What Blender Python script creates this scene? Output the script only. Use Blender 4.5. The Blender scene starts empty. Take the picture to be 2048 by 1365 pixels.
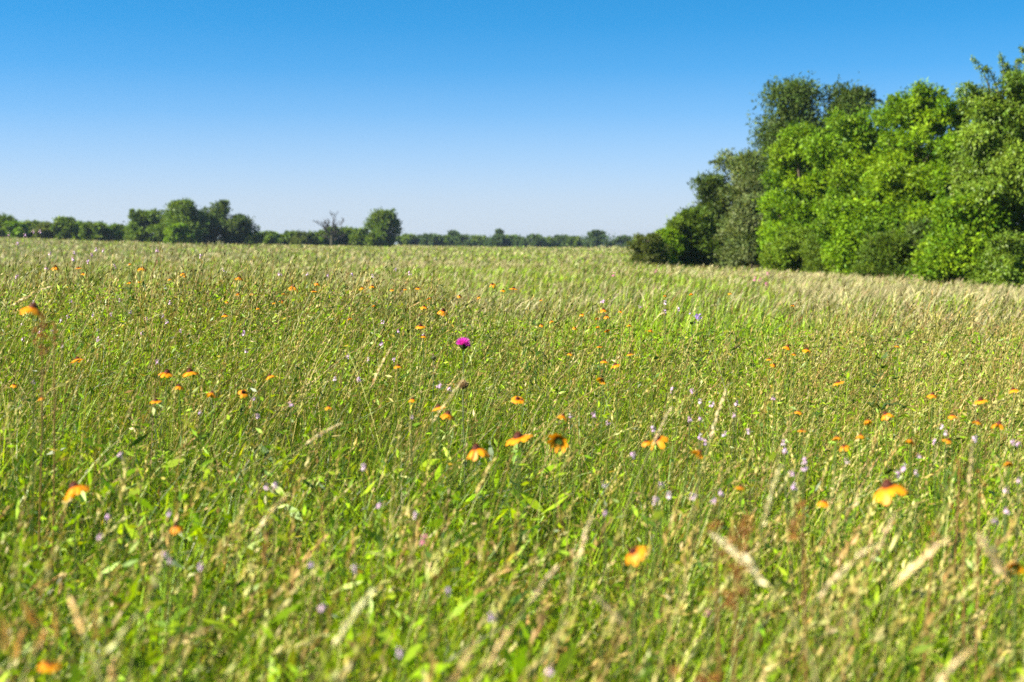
import bpy, math, random
import numpy as np
from mathutils import Vector
rng = np.random.default_rng(11)
random.seed(11)
sc = bpy.context.scene
C = sc.collection

# ------------------------------------------------------------------ camera, sky, sun, exposure
F = 2844.0            # focal length in photo pixels (50 mm on 36 mm)
V0 = 489.0            # photo row of eye level
CAMZ = 1.15
cam_d = bpy.data.cameras.new('camera'); cam = bpy.data.objects.new('camera', cam_d); C.objects.link(cam)
cam.location = (0, 0, CAMZ)
PITCH = math.atan((682.5 - V0) / F)
cam.rotation_euler = (math.radians(90) - PITCH, 0, 0)
cam_d.lens = 50; cam_d.sensor_width = 36
cam_d.clip_start = 0.05; cam_d.clip_end = 9000
cam_d.dof.use_dof = True; cam_d.dof.focus_distance = 7.0; cam_d.dof.aperture_fstop = 3.8
sc.camera = cam

SUN_EL = math.radians(36)
SUN_DIR = Vector((-0.93, -0.37, 0)).normalized()
w = bpy.data.worlds.new('World'); sc.world = w; w.use_nodes = True
nt = w.node_tree; nt.nodes.clear()
wo = nt.nodes.new('ShaderNodeOutputWorld'); bg = nt.nodes.new('ShaderNodeBackground')
sky = nt.nodes.new('ShaderNodeTexSky'); sky.sky_type = 'NISHITA'; sky.sun_disc = False
sky.sun_elevation = SUN_EL; sky.sun_rotation = math.atan2(SUN_DIR.x, SUN_DIR.y)
sky.air_density = 1.0; sky.dust_density = 0.3; sky.ozone_density = 3.0; sky.altitude = 200
tc = nt.nodes.new('ShaderNodeTexCoord'); mp = nt.nodes.new('ShaderNodeMapping'); mp.vector_type = 'POINT'
mp.inputs['Scale'].default_value = (1, 1, 2.6); mp.inputs['Location'].default_value = (0, 0, 0.1)   # the blue comes down low in this very clear sky
nrm = nt.nodes.new('ShaderNodeVectorMath'); nrm.operation = 'NORMALIZE'
hs = nt.nodes.new('ShaderNodeHueSaturation'); hs.inputs['Saturation'].default_value = 1.38; hs.inputs['Hue'].default_value = 0.488; hs.inputs['Value'].default_value = 1.1
nt.links.new(tc.outputs['Generated'], mp.inputs['Vector']); nt.links.new(mp.outputs[0], nrm.inputs[0])
nt.links.new(nrm.outputs[0], sky.inputs['Vector']); nt.links.new(sky.outputs[0], hs.inputs['Color'])
sx = nt.nodes.new('ShaderNodeSeparateXYZ'); nt.links.new(tc.outputs['Generated'], sx.inputs[0])
hz = nt.nodes.new('ShaderNodeValToRGB'); hz.color_ramp.interpolation = 'EASE'      # pale air low over the horizon
hz.color_ramp.interpolation = 'LINEAR'
hz.color_ramp.elements[0].position = 0.0; hz.color_ramp.elements[0].color = (.96, .96, .96, 1)
hz.color_ramp.elements[1].position = 0.2; hz.color_ramp.elements[1].color = (0, 0, 0, 1)
for p_, f_ in ((.03, .80), (.06, .50), (.09, .24), (.12, .08), (.15, .02)):
    e_ = hz.color_ramp.elements.new(p_); e_.color = (f_, f_, f_, 1)
nt.links.new(sx.outputs['Z'], hz.inputs[0])
mxs = nt.nodes.new('ShaderNodeMixRGB'); mxs.inputs['Color2'].default_value = (2.86, 3.04, 3.3, 1)
nt.links.new(hz.outputs[0], mxs.inputs['Fac']); nt.links.new(hs.outputs[0], mxs.inputs['Color1']); nt.links.new(mxs.outputs[0], bg.inputs['Color']); nt.links.new(bg.outputs[0], wo.inputs['Surface'])
bg.inputs['Strength'].default_value = 0.0615
sl = bpy.data.lights.new('sun', 'SUN'); sun = bpy.data.objects.new('sun', sl); C.objects.link(sun)
sl.energy = 5.0; sl.angle = math.radians(0.5); sl.color = (1.0, 0.93, 0.77)
sd = Vector((SUN_DIR.x * math.cos(SUN_EL), SUN_DIR.y * math.cos(SUN_EL), math.sin(SUN_EL)))
sun.rotation_euler = sd.to_track_quat('Z', 'Y').to_euler()
sc.view_settings.view_transform = 'Standard'; sc.view_settings.look = 'None'; sc.view_settings.gamma = 1
sc.view_settings.use_curve_mapping = False
sc.view_settings.exposure = 1.92
sc.render.engine = 'CYCLES'
sc.cycles.max_bounces = 6; sc.cycles.diffuse_bounces = 3; sc.cycles.transmission_bounces = 4
sc.cycles.volume_bounces = 0; sc.cycles.use_denoising = False
sc.cycles.caustics_reflective = False; sc.cycles.caustics_refractive = False

# ------------------------------------------------------------------ helpers
def ss(a, b, x):
    t = np.clip((np.asarray(x, float) - a) / (b - a), 0, 1); return t * t * (3 - 2 * t)
def H(x, y):
    """ground height"""
    x = np.asarray(x, float); y = np.asarray(y, float)
    mound = 0.34 * (1 - ss(-1.7, 0.9, x)) * ss(1.5, 8, y) * (1 - ss(8.8, 15, y))
    ax = np.maximum(-x, 0)
    left = (0.00016 * np.minimum(ax, 150) ** 2 + 0.0105 * np.minimum(ax, 150) + 0.12) * ss(18, 240, y) * (1 - ss(330, 700, y))
    right = -0.45 * ss(14, 50, y) * ss(1.5, 14, x) * (1 - 0.6 * ss(90, 300, y))
    bumps = 0.025 * np.sin(x * 1.1 + 0.7 * y) * np.sin(y * 0.8 - 0.4 * x + 1.0) * ss(1, 5, y)
    return mound + left + right + bumps
def ray(u, v, d):
    """a point at ground distance d in the direction the photo shows at pixel u, v"""
    a = math.cos(PITCH); s = math.sin(PITCH)
    cx, cy = (u - 1024) / F, (682.5 - v) / F
    dy, dz = a + cy * s, -s + cy * a
    k = d / dy
    return Vector((cx * k, d, CAMZ + dz * k))
_DV = [430, 470, 540, 560, 580, 620, 660, 700, 750, 800, 880, 980, 1100, 1250, 1340, 1400]
_DD = [11, 10.5, 9.5, 9.0, 8.3, 7.2, 6.2, 5.4, 4.7, 4.2, 3.4, 2.7, 2.15, 1.75, 1.6, 1.5]
def dist(v): return float(np.interp(v, _DV, _DD))

ALB = 0.84    # all plant colours are scaled together to sit with the exposure
def mesh_np(name, V, Q, col=None):
    me = bpy.data.meshes.new(name)
    V = np.ascontiguousarray(V, dtype=np.float32).reshape(-1, 3); Q = np.ascontiguousarray(Q, dtype=np.int32).reshape(-1, 4)
    me.vertices.add(len(V)); me.vertices.foreach_set('co', V.ravel())
    me.loops.add(Q.size); me.loops.foreach_set('vertex_index', Q.ravel())
    me.polygons.add(len(Q)); me.polygons.foreach_set('loop_start', np.arange(0, Q.size, 4, dtype=np.int32))
    if col is not None:
        c = np.ones((len(V), 4), np.float32); c[:, :3] = col
        at = me.attributes.new('tint', 'FLOAT_COLOR', 'POINT'); at.data.foreach_set('color', c.ravel())
    me.update(calc_edges=True)
    me.polygons.foreach_set('use_smooth', np.ones(len(Q), dtype=bool))
    return me
class Acc:
    """collects quads and their colours for one mesh"""
    def __init__(s): s.V, s.Q, s.K, s.n = [], [], [], 0
    def add(s, V, Q, col):
        V = np.asarray(V, float).reshape(-1, 3); Q = np.asarray(Q, int).reshape(-1, 4)
        col = np.broadcast_to(np.asarray(col, float), (len(V), 3)) if np.ndim(col) < 2 else np.asarray(col)
        s.V.append(V); s.Q.append(Q + s.n); s.K.append(col); s.n += len(V)
    def mesh(s, name): return mesh_np(name, np.concatenate(s.V), np.concatenate(s.Q), np.concatenate(s.K) * ALB)
    def obj(s, name, mat, parent=None):
        return link(name, s.mesh(name), mat, parent)
def link(name, me, mat, parent=None):
    o = bpy.data.objects.new(name, me); C.objects.link(o)
    if mat and not me.materials: me.materials.append(mat)
    if parent: o.parent = parent
    return o
def tag(o, label=None, cat=None, group=None, kind=None):
    if label: o['label'] = label
    if cat: o['category'] = cat
    if group: o['group'] = group
    if kind: o['kind'] = kind
    return o
def thing(name, loc, label, cat, group=None, rz=0.0):
    o = bpy.data.objects.new(name, None); C.objects.link(o); o.location = loc; o.rotation_euler = (0, 0, rz)
    o.empty_display_size = 0.1
    return tag(o, label, cat, group)

def tint_mat(name, rough=0.5, trans=0.3, spec=0.35, noise=None, tcol=(1.25, 1.2, 0.6)):
    m = bpy.data.materials.new(name); m.use_nodes = True; n = m.node_tree; n.nodes.clear()
    out = n.nodes.new('ShaderNodeOutputMaterial'); p = n.nodes.new('ShaderNodeBsdfPrincipled')
    at = n.nodes.new('ShaderNodeAttribute'); at.attribute_name = 'tint'
    col = at.outputs['Color']
    if noise:
        tx = n.nodes.new('ShaderNodeTexCoord'); nz = n.nodes.new('ShaderNodeTexNoise'); nz.inputs['Scale'].default_value = noise
        nz.inputs['Detail'].default_value = 3
        mr = n.nodes.new('ShaderNodeMapRange'); mr.inputs['To Min'].default_value = 0.72; mr.inputs['To Max'].default_value = 1.28
        n.links.new(tx.outputs['Object'], nz.inputs['Vector']); n.links.new(nz.outputs[0], mr.inputs[0])
        mx = n.nodes.new('ShaderNodeVectorMath'); mx.operation = 'SCALE'
        n.links.new(col, mx.inputs[0]); n.links.new(mr.outputs[0], mx.inputs['Scale']); col = mx.outputs[0]
    n.links.new(col, p.inputs['Base Color']); p.inputs['Roughness'].default_value = rough
    p.inputs['Specular IOR Level'].default_value = spec
    if trans > 0:
        t = n.nodes.new('ShaderNodeBsdfTranslucent'); ml = n.nodes.new('ShaderNodeVectorMath'); ml.operation = 'MULTIPLY'
        ml.inputs[1].default_value = tcol
        n.links.new(col, ml.inputs[0]); n.links.new(ml.outputs[0], t.inputs['Color'])
        mi = n.nodes.new('ShaderNodeMixShader'); mi.inputs[0].default_value = trans
        n.links.new(p.outputs[0], mi.inputs[1]); n.links.new(t.outputs[0], mi.inputs[2]); n.links.new(mi.outputs[0], out.inputs[0])
    else: n.links.new(p.outputs[0], out.inputs[0])
    return m
M_GRASS = tint_mat('grass_blade', 0.42, 0.42, 0.28, tcol=(1.5, 1.35, 0.45))
M_STRAW = tint_mat('straw', 0.5, 0.25, 0.25, tcol=(1.15, 1.08, 0.6))
M_LEAF = tint_mat('tree_leaf', 0.5, 0.36, 0.14, noise=0.9, tcol=(1.4, 1.3, 0.5))
M_GLOSS = tint_mat('glossy_leaf', 0.45, 0.32, 0.3, noise=0.9, tcol=(1.4, 1.3, 0.5))
M_BARK = tint_mat('bark', 0.9, 0.0, 0.1, noise=6)
M_PETAL = tint_mat('petal', 0.5, 0.35, 0.25, tcol=(1.1, 1.0, 0.8))
M_STEM = tint_mat('plant_stem', 0.5, 0.15, 0.3)
M_DISC = tint_mat('flower_disc', 0.7, 0.0, 0.2, noise=260)

def jit(col, n, s=0.15, hue=0.06):
    c = np.asarray(col, float)[None, :] if np.ndim(col) == 1 else np.asarray(col, float)
    return np.clip(c * (1 + s * rng.standard_normal((n, 1))) * (1 + hue * rng.standard_normal((n, 3))), 0.004, 0.9)
def pick(pal, wts, n):
    pal = np.array(pal); i = rng.choice(len(pal), n, p=np.array(wts) / np.sum(wts)); return pal[i]

def curves(base, L, az, th0, kap, K, power=1.3):
    """centre lines that start at angle th0 from the vertical and bend by kap towards az: (N,K+1,3) points, (N,K+1,3) directions"""
    N = len(base); t = (np.arange(K + 1) / K)[None, :]
    th = th0[:, None] + kap[:, None] * t ** power
    D = np.stack([np.sin(th) * np.cos(az)[:, None], np.sin(th) * np.sin(az)[:, None], np.cos(th)], -1)
    P = np.zeros((N, K + 1, 3)); P[:, 0] = base
    P[:, 1:] = base[:, None, :] + np.cumsum((D[:, 1:] + D[:, :-1]) * 0.5 * (L / K)[:, None, None], 1)
    return P, D
def ribbon(acc, P, D, az, w, col, prof, twist=None):
    N, K1, _ = P.shape
    S = np.stack([-np.sin(az), np.cos(az), np.zeros(N)], -1)[:, None, :]
    ph = (rng.uniform(0, np.pi, N) if twist is None else twist)[:, None, None]
    B = np.cross(D, np.broadcast_to(S, D.shape)); S = np.cos(ph) * S + np.sin(ph) * B
    hw = (w[:, None] * np.asarray(prof)[None, :])[:, :, None] * 0.5
    V = np.stack([P - S * hw, P + S * hw], 2).reshape(N, K1 * 2, 3)
    q = np.array([[2 * k, 2 * k + 1, 2 * k + 3, 2 * k + 2] for k in range(K1 - 1)])
    Q = (np.arange(N) * K1 * 2)[:, None, None] + q[None]
    acc.add(V, Q, np.repeat(col, K1 * 2, 0))
def rhombi(acc, P, A, S, l, w, col):
    """leaf shapes: base P, along unit A, across unit S, slightly cupped"""
    l = l[:, None]; w = w[:, None]; Nn = np.cross(A, S)
    mid = P + A * l * 0.45
    V = np.stack([P, mid + S * w * 0.5 + Nn * w * 0.12, P + A * l, mid - S * w * 0.5 + Nn * w * 0.12], 1)
    N = len(P); Q = np.arange(N * 4).reshape(N, 4)
    acc.add(V, Q, np.repeat(col, 4, 0))
def unit(v): return v / np.maximum(np.linalg.norm(v, axis=-1, keepdims=True), 1e-9)
def rdir(n): return unit(rng.standard_normal((n, 3)))
def across(A):
    return unit(np.cross(A, rdir(len(A))))
def tube(acc, pts, radii, col, sides=6):
    pts = np.asarray(pts, float); n = len(pts)
    T = unit(np.gradient(pts, axis=0)); ref = np.array([0.31, 0.95, 0.05]) if abs(T[0][2]) > 0.5 else np.array([0, 0, 1.0])
    X = unit(np.cross(T, ref)); Y = np.cross(T, X); a = np.arange(sides) / sides * 2 * np.pi
    r = np.asarray(radii, float)[:, None, None]
    V = pts[:, None, :] + r * (np.cos(a)[None, :, None] * X[:, None, :] + np.sin(a)[None, :, None] * Y[:, None, :])
    Q = [[i * sides + j, i * sides + (j + 1) % sides, (i + 1) * sides + (j + 1) % sides, (i + 1) * sides + j] for i in range(n - 1) for j in range(sides)]
    acc.add(V.reshape(-1, 3), Q, col)
def lathe(acc, prof, col, sides=12, centre=(0, 0, 0), axis=None):
    """prof: (r, z) pairs"""
    a = np.arange(sides) / sides * 2 * np.pi
    V = np.array([[r * np.cos(t), r * np.sin(t), z] for r, z in prof for t in a])
    if axis is not None:
        q = Vector((0, 0, 1)).rotation_difference(Vector(axis)); R = np.array(q.to_matrix()); V = V @ R.T
    V = V + np.asarray(centre, float)
    Q = [[i * sides + j, i * sides + (j + 1) % sides, (i + 1) * sides + (j + 1) % sides, (i + 1) * sides + j] for i in range(len(prof) - 1) for j in range(sides)]
    acc.add(V, Q, col)

# ------------------------------------------------------------------ ground
def axis_pts(lims, steps):
    out = [lims[0]]
    for a, b, s in steps: out += list(np.arange(a, b, s))
    return np.unique(np.array(out + [lims[1]]))
gx = axis_pts((-4000, 4000), [(-1500, -200, 130), (-200, -40, 10), (-40, -8, 2), (-8, 8, 0.4), (8, 40, 2), (40, 200, 10), (200, 1500, 130)])
gy = axis_pts((-60, 6000), [(-60, 0, 6), (0, 20, 0.4), (20, 60, 2), (60, 400, 10), (400, 1000, 60), (1000, 6000, 400)])
X, Y = np.meshgrid(gx, gy); Z = H(X, Y)
nx, ny = len(gx), len(gy)
idx = np.arange(nx * ny).reshape(ny, nx)
Q = np.stack([idx[:-1, :-1], idx[:-1, 1:], idx[1:, 1:], idx[1:, :-1]], -1).reshape(-1, 4)
gm = bpy.data.materials.new('meadow_soil'); gm.use_nodes = True; n = gm.node_tree; p = n.nodes['Principled BSDF']
p.inputs['Roughness'].default_value = 0.95; p.inputs['Specular IOR Level'].default_value = 0.1
tx = n.nodes.new('ShaderNodeTexCoord'); nz = n.nodes.new('ShaderNodeTexNoise'); nz.inputs['Scale'].default_value = 0.35; nz.inputs['Detail'].default_value = 8
nz.inputs['Roughness'].default_value = 0.7
cr = n.nodes.new('ShaderNodeValToRGB'); cr.color_ramp.elements[0].position = 0.35; cr.color_ramp.elements[1].position = 0.68
cr.color_ramp.elements[0].color = (0.05, 0.06, 0.014, 1); cr.color_ramp.elements[1].color = (0.13, 0.12, 0.05, 1)
n.links.new(tx.outputs['Object'], nz.inputs['Vector']); n.links.new(nz.outputs[0], cr.inputs[0]); n.links.new(cr.outputs[0], p.inputs['Base Color'])
bp = n.nodes.new('ShaderNodeBump'); bp.inputs['Strength'].default_value = 0.6; nz2 = n.nodes.new('ShaderNodeTexNoise'); nz2.inputs['Scale'].default_value = 9
n.links.new(tx.outputs['Object'], nz2.inputs['Vector']); n.links.new(nz2.outputs[0], bp.inputs['Height']); n.links.new(bp.outputs[0], p.inputs['Normal'])
ground = link('ground', mesh_np('ground', np.stack([X, Y, Z], -1), Q), gm); tag(ground, kind='structure')

# ------------------------------------------------------------------ air
HZ = 0.00015
hv = [(x, y, z) for z in (-1.7, 14.5) for x, y in ((-1200, -30), (1200, -30), (1200, 1560), (-1200, 1560))]
hme = bpy.data.meshes.new('haze'); hme.from_pydata(hv, [], [(0, 3, 2, 1), (4, 5, 6, 7), (0, 1, 5, 4), (1, 2, 6, 5), (2, 3, 7, 6), (3, 0, 4, 7)])
hm = bpy.data.materials.new('haze_air'); hm.use_nodes = True; hn = hm.node_tree; hn.nodes.clear()
ho = hn.nodes.new('ShaderNodeOutputMaterial'); hp = hn.nodes.new('ShaderNodeVolumePrincipled'); hp.inputs['Density'].default_value = HZ; hp.inputs['Anisotropy'].default_value = 0.5
hp.inputs['Color'].default_value = (0.72, 0.84, 1.0, 1); hn.links.new(hp.outputs[0], ho.inputs['Volume'])
haze = link('haze', hme, hm); tag(haze, 'thin blue summer air over the whole meadow', 'haze', kind='stuff')

# ------------------------------------------------------------------ trees and bushes
PAL = {
 'bright': ([(0.15, 0.27, 0.007), (0.215, 0.33, 0.010), (0.08, 0.165, 0.007)], [4, 3, 3]),
 'dark':   ([(0.075, 0.125, 0.02), (0.11, 0.155, 0.035), (0.045, 0.085, 0.015)], [4, 3, 3]),
 'grey':   ([(0.12, 0.165, 0.04), (0.17, 0.205, 0.075), (0.07, 0.115, 0.025)], [4, 3, 3]),
 'willow': ([(0.13, 0.215, 0.012), (0.18, 0.265, 0.02), (0.085, 0.155, 0.010)], [4, 3, 3]),
 'mid':    ([(0.105, 0.175, 0.016), (0.145, 0.21, 0.02), (0.07, 0.125, 0.013)], [4, 3, 3]),
 'olive':  ([(0.11, 0.145, 0.025), (0.14, 0.17, 0.035), (0.07, 0.105, 0.02)], [4, 3, 3]),
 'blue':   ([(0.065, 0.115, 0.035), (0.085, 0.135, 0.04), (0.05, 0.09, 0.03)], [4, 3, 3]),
}
def crown_clumps(cz0, cz1, rx, ry, n, r0, shape='dome'):
    """clump centres through an uneven crown"""
    out = []; p1, p2, p3, p4 = rng.uniform(0, 6.28, 4)
    for i in range(n):
        t = rng.uniform(0, 1); a = rng.uniform(0, 2 * math.pi)
        top = 1 - 0.13 * (1 + math.sin(2 * a + p3)) * (1 + 0.5 * math.sin(3 * a + p4)) * t; z = cz0 + (cz1 - cz0) * t * top
        if shape == 'dome': k = math.sqrt(max(0.03, 1 - max(0, (t - 0.3) / 0.7) ** 2.2)) * (0.85 + 0.15 * min(1, t / 0.3))
        elif shape == 'cone': k = max(0.12, 1 - 0.85 * t)
        else: k = 2 * math.sqrt(max(0.02, t * (1 - t))) * 0.95 + 0.05
        k *= 1 + 0.2 * math.sin(2 * a + p1 + 5 * t) + 0.16 * math.sin(3 * a + p2 - 8 * t) - 0.08
        q = rng.uniform(0.03, 1) ** 0.5 * k
        r = r0 * rng.choice([0.45, 0.7, 1.0, 1.4], p=[.38, .34, .2, .08]) * rng.uniform(0.85, 1.15)
        out.append((rx * q * math.cos(a), ry * q * math.sin(a), min(z, cz1 - r * 0.6), r, r * rng.uniform(0.6, 0.95)))
    return out
def foliage(acc, cl, n, size, style, droop=0.0, aspect=0.5, up=0.0, shell=0.5):
    cl = np.array(cl); wts = cl[:, 3] ** 2; i = rng.choice(len(cl), n, p=wts / wts.sum())
    d = rdir(n); rr = shell + (1 - shell) * rng.uniform(0, 1, n) ** 0.7
    rr = rr * (1 + 0.24 * np.sin(5 * d[:, 0] + i) * np.sin(4 * d[:, 1] + 2 * i) + 0.24 * rng.standard_normal(n))
    P = cl[i, :3] + d * np.stack([cl[i, 3], cl[i, 3], cl[i, 4]], -1) * rr[:, None]
    P[:, 2] = np.maximum(P[:, 2], 0.05 + rng.uniform(0, 0.15, n))
    A = unit(d * 0.8 + rdir(n) * 0.9 + np.array([0, 0, up - droop]))
    pal, wt = PAL[style]; cc = pick(pal, wt, len(cl)) * (1 + 0.14 * rng.standard_normal((len(cl), 1)))
    col = np.clip(jit(0.55 * cc[i] + 0.45 * pick(pal, wt, n), n, 0.14, 0.05), 0.005, 0.6)
    l = size * rng.uniform(0.6, 1.35, n)
    # across vector: leaves tend to lie with their faces upward and outward
    nrm_ = unit(d * 0.6 + np.array([0, 0, 0.7]) + rdir(n) * 0.8); S = unit(np.cross(A, nrm_))
    rhombi(acc, P, A, S, l, l * aspect * rng.uniform(0.8, 1.2, n), col)
def woody(acc, h, cl, r0, col, n_limb=7, lean=(0, 0), base_split=1):
    """tapered trunk and limbs that reach into the clumps"""
    for b in range(base_split):
        a = rng.uniform(0, 6.28); off = 0.0 if base_split == 1 else r0 * 1.5
        top = np.array([lean[0] + (0.12 * h * math.cos(a) if base_split > 1 else 0), lean[1] + (0.12 * h * math.sin(a) if base_split > 1 else 0), h])
        k = np.linspace(0, 1, 8)[:, None]
        pts = np.array([off * math.cos(a), off * math.sin(a), -0.15]) * (1 - k) + top * k + 0.03 * h * np.sin(k * 5 + a) * np.array([1, 0.6, 0])
        tube(acc, pts, r0 * (1 - 0.85 * k[:, 0] ** 0.8), col, 7)
        for c in random.sample(list(cl), min(n_limb, len(cl))):
            j = int(np.clip(c[2] / h * 7 * 0.6, 1, 6)); s = pts[j]; e = np.array(c[:3]); kk = np.linspace(0, 1, 6)[:, None]
            L = np.linalg.norm(e - s)
            pp = s * (1 - kk) + e * kk + np.array([0, 0, 0.12 * L]) * np.sin(kk * np.pi) + 0.04 * L * rdir(1) * np.sin(kk * 2 * np.pi)
            tube(acc, pp, r0 * 0.42 * (1 - 0.85 * kk[:, 0]), col, 5)
BARK = (0.13, 0.10, 0.07)
def tree(name, label, cat, group, u, wpx, vtop, d, style, n, size, shape='dome', lo=0.06, ncl=30, droop=0.0, aspect=0.5, up=0.0,
         mat=None, depth=0.9, sprays=0, split=1, clr=0.18, twigs=()):
    x = (u - 1024) / F * d; z = float(H(x, d)) - 0.05
    h = CAMZ + (V0 - vtop) / F * d - z; W = wpx / F * d
    t = thing(name, (x, d, z), label, cat, group)
    r0 = clr * min(W, h)
    cl = crown_clumps(max(r0 * 0.35, lo * h), h * 0.98, W * 0.5 - r0 * 0.6, (W * 0.5 - r0 * 0.6) * depth, int(ncl * (3.0 if d < 150 else 2.2)), r0, shape)
    for q in range(4): cl.append((rng.uniform(-.28, .28) * W, rng.uniform(-.2, .2) * W, h * (1 - 0.02 * q) - r0 * 0.6, r0 * 0.7, r0 * 0.55))
    a = Acc(); foliage(a, cl, int(n * 1.25), size * ((1.4 if mat is None else 1.15) if d < 150 else 1.0), style, droop, aspect, up)
    b = Acc(); woody(b, h * 0.82, cl, max(0.03 * h, 0.04), BARK, 8, (rng.uniform(-.08, .08) * W, 0), split)
    for k in range(sprays * 3 if d < 150 else sprays):   # long twigs that break the outline
        c = cl[rng.integers(len(cl))] if k % 3 else cl[-1]; s = np.array(c[:3]); di = unit(np.array([rng.uniform(-1, 1), rng.uniform(-.6, .2), rng.uniform(0.25, 1.0)]))
        L = c[3] * rng.uniform(1.3, 2.3); kk = np.linspace(0, 1, 7)[:, None]; pp = s + di * L * kk + np.array([0, 0, -0.35 * L]) * kk ** 2.2
        tube(b, np.concatenate([[[0, 0, min(0.45 * h, s[2] * 0.8)]], (0.5 * s + 0.5 * np.array([0, 0, s[2] * 0.8]))[None], pp]), 0.02 * np.concatenate([[1.5, 1.3], 1 - 0.8 * kk[:, 0]]), BARK, 4)
        m = int(46); tt = rng.uniform(0.35, 1, m); P = np.stack([np.interp(tt, kk[:, 0], pp[:, j]) for j in range(3)], -1)
        A = unit(np.tile(di, (m, 1)) * 0.6 + rdir(m) * 0.8 + np.array([0, 0, -droop])); pal, wt = PAL[style]
        l = size * rng.uniform(0.8, 1.5, m); rhombi(a, P, A, across(A), l, l * aspect, jit(pick(pal, wt, m), m))
    for u0, v0, u1, v1 in twigs:   # long leafy twigs against the sky
        q0 = np.array(ray(u0, v0, d)) - np.array([x, d, z]); q1 = np.array(ray(u1, v1, d - .3)) - np.array([x, d, z]); L = np.linalg.norm(q1 - q0)
        kk = np.linspace(0, 1, 8)[:, None]; pp = q0 * (1 - kk) + q1 * kk + np.array([0, 0, .16 * L]) * np.sin(kk * np.pi)
        tube(b, np.concatenate([[[0, 0, h * .5]], pp]), 0.022 * np.linspace(1.6, .3, 9), BARK, 4)
        m = 210; tt = rng.uniform(0.0, 1, m); P = np.stack([np.interp(tt, kk[:, 0], pp[:, j]) for j in range(3)], -1) + rdir(m) * (.05 + .16 * (1 - tt[:, None]))
        A = unit(np.tile(unit(q1 - q0), (m, 1)) * 0.5 + rdir(m) * 0.6 + np.array([0, 0, -.7])); pal, wt = PAL[style]
        l = size * rng.uniform(0.7, 1.25, m); rhombi(a, P, A, across(A), l, l * .36, jit(pick(pal, wt, m), m))
    a.obj('crown', mat or M_LEAF, t); b.obj('trunk', M_BARK, t)
    return t

CG = 'trees and bushes of the big copse'
tree('dark_tree', 'tall dark green tree standing highest at the back of the copse', 'tree', CG, 1585, 190, 158, 101, 'dark', 30000, 0.17, ncl=34, aspect=0.5, sprays=14, lo=0.25)
tree('dark_tree', 'second dark tree at the back, partly hidden behind the bright green ones', 'tree', CG, 1692, 150, 172, 100, 'dark', 24000, 0.17, ncl=24, sprays=10, lo=0.3)
tree('grey_leaved_tree', 'greyish green tree at the copse edge below the tall dark tree', 'tree', CG, 1487, 150, 300, 96, 'grey', 26000, 0.15, 'dome', ncl=30, sprays=10, up=0.3)
tree('grey_leaved_tree', 'low greyish tree with silvery leaves between the dark bush and bright trees', 'tree', CG, 1503, 120, 395, 90, 'grey', 20000, 0.14, 'dome', ncl=24, sprays=6)
tree('spiky_tree', 'dark green spiky young tree stepping down at the open end of the copse', 'tree', CG, 1418, 110, 352, 97, 'dark', 15000, 0.2, 'cone', ncl=26, aspect=0.28, up=0.5, sprays=18)
tree('spiky_tree', 'lower dark green bushy tree next to the last shrubs of the copse', 'tree', CG, 1382, 110, 420, 93, 'mid', 14000, 0.2, 'dome', ncl=24, aspect=0.3, up=0.4, sprays=14)
tree('shrub', 'sunlit green shrub between the bushy dark tree and the wispy shrub', 'shrub', CG, 1336, 80, 460, 91, 'bright', 6000, 0.13, 'dome', ncl=16, lo=0.02, sprays=8)
tree('shrub', 'low light green shrub filling between the wispy shrub and the sunlit one', 'shrub', CG, 1312, 70, 474, 89, 'bright', 5000, 0.13, 'dome', ncl=14, lo=0.02, sprays=8, up=0.3, aspect=0.35)
tree('shrub', 'mid green shrub stepping up toward the bushy dark tree', 'shrub', CG, 1352, 70, 441, 92, 'mid', 6000, 0.14, 'cone', ncl=16, lo=0.02, sprays=8, up=0.4, aspect=0.35)
tree('shrub', 'wispy thin-twigged shrub ending the copse on the open field', 'shrub', CG, 1290, 84, 468, 88, 'olive', 2400, 0.14, 'dome', ncl=16, aspect=0.25, up=0.6, lo=0.02, sprays=34)
tree('bright_tree', 'bright lime green tree in front of the tallest dark tree', 'tree', CG, 1605, 200, 255, 78, 'bright', 36000, 0.14, 'dome', ncl=40, sprays=8, clr=0.125)
tree('bright_tree', 'bright lime green tree in the middle of the copse front', 'tree', CG, 1720, 240, 222, 74, 'bright', 42000, 0.14, 'dome', ncl=44, sprays=10, clr=0.115)
tree('bright_tree', 'tallest bright green tree with a notched top beside the drooping one', 'tree', CG, 1822, 240, 168, 70, 'bright', 46000, 0.13, 'dome', ncl=46, sprays=12, clr=0.115)
tree('bright_tree', 'low bright green tree at the foot of the copse beside the silvery one', 'tree', CG, 1575, 110, 400, 76, 'bright', 14000, 0.13, 'dome', ncl=20, sprays=4, lo=0.02)
tree('drooping_tree', 'drooping tree with glinting leaves and long twigs against the sky', 'tree', CG, 1995, 260, 150, 53, 'willow', 80000, 0.12, 'dome', ncl=44, droop=0.7, aspect=0.42, mat=M_GLOSS, sprays=26, clr=0.115, twigs=[(1985, 196, 1943, 116), (1962, 205, 1931, 166), (2008, 176, 2001, 110), (1996, 186, 1970, 134), (2030, 168, 2038, 118), (1950, 230, 1916, 200), (2020, 150, 2012, 128)])
tree('drooping_tree', 'taller glossy drooping tree cut by the edge of the picture', 'tree', CG, 2078, 230, 88, 56, 'willow', 60000, 0.12, 'dome', ncl=36, droop=0.7, aspect=0.42, mat=M_GLOSS, sprays=26, clr=0.115, twigs=[(2062, 150, 2041, 94), (2058, 170, 2036, 146), (2080, 130, 2062, 78)])
tree('bright_tree', 'bright green tree closing the gap behind the glinting drooping tree', 'tree', CG, 1912, 150, 205, 66, 'bright', 30000, 0.13, 'dome', ncl=30, sprays=8, clr=0.125)
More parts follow.
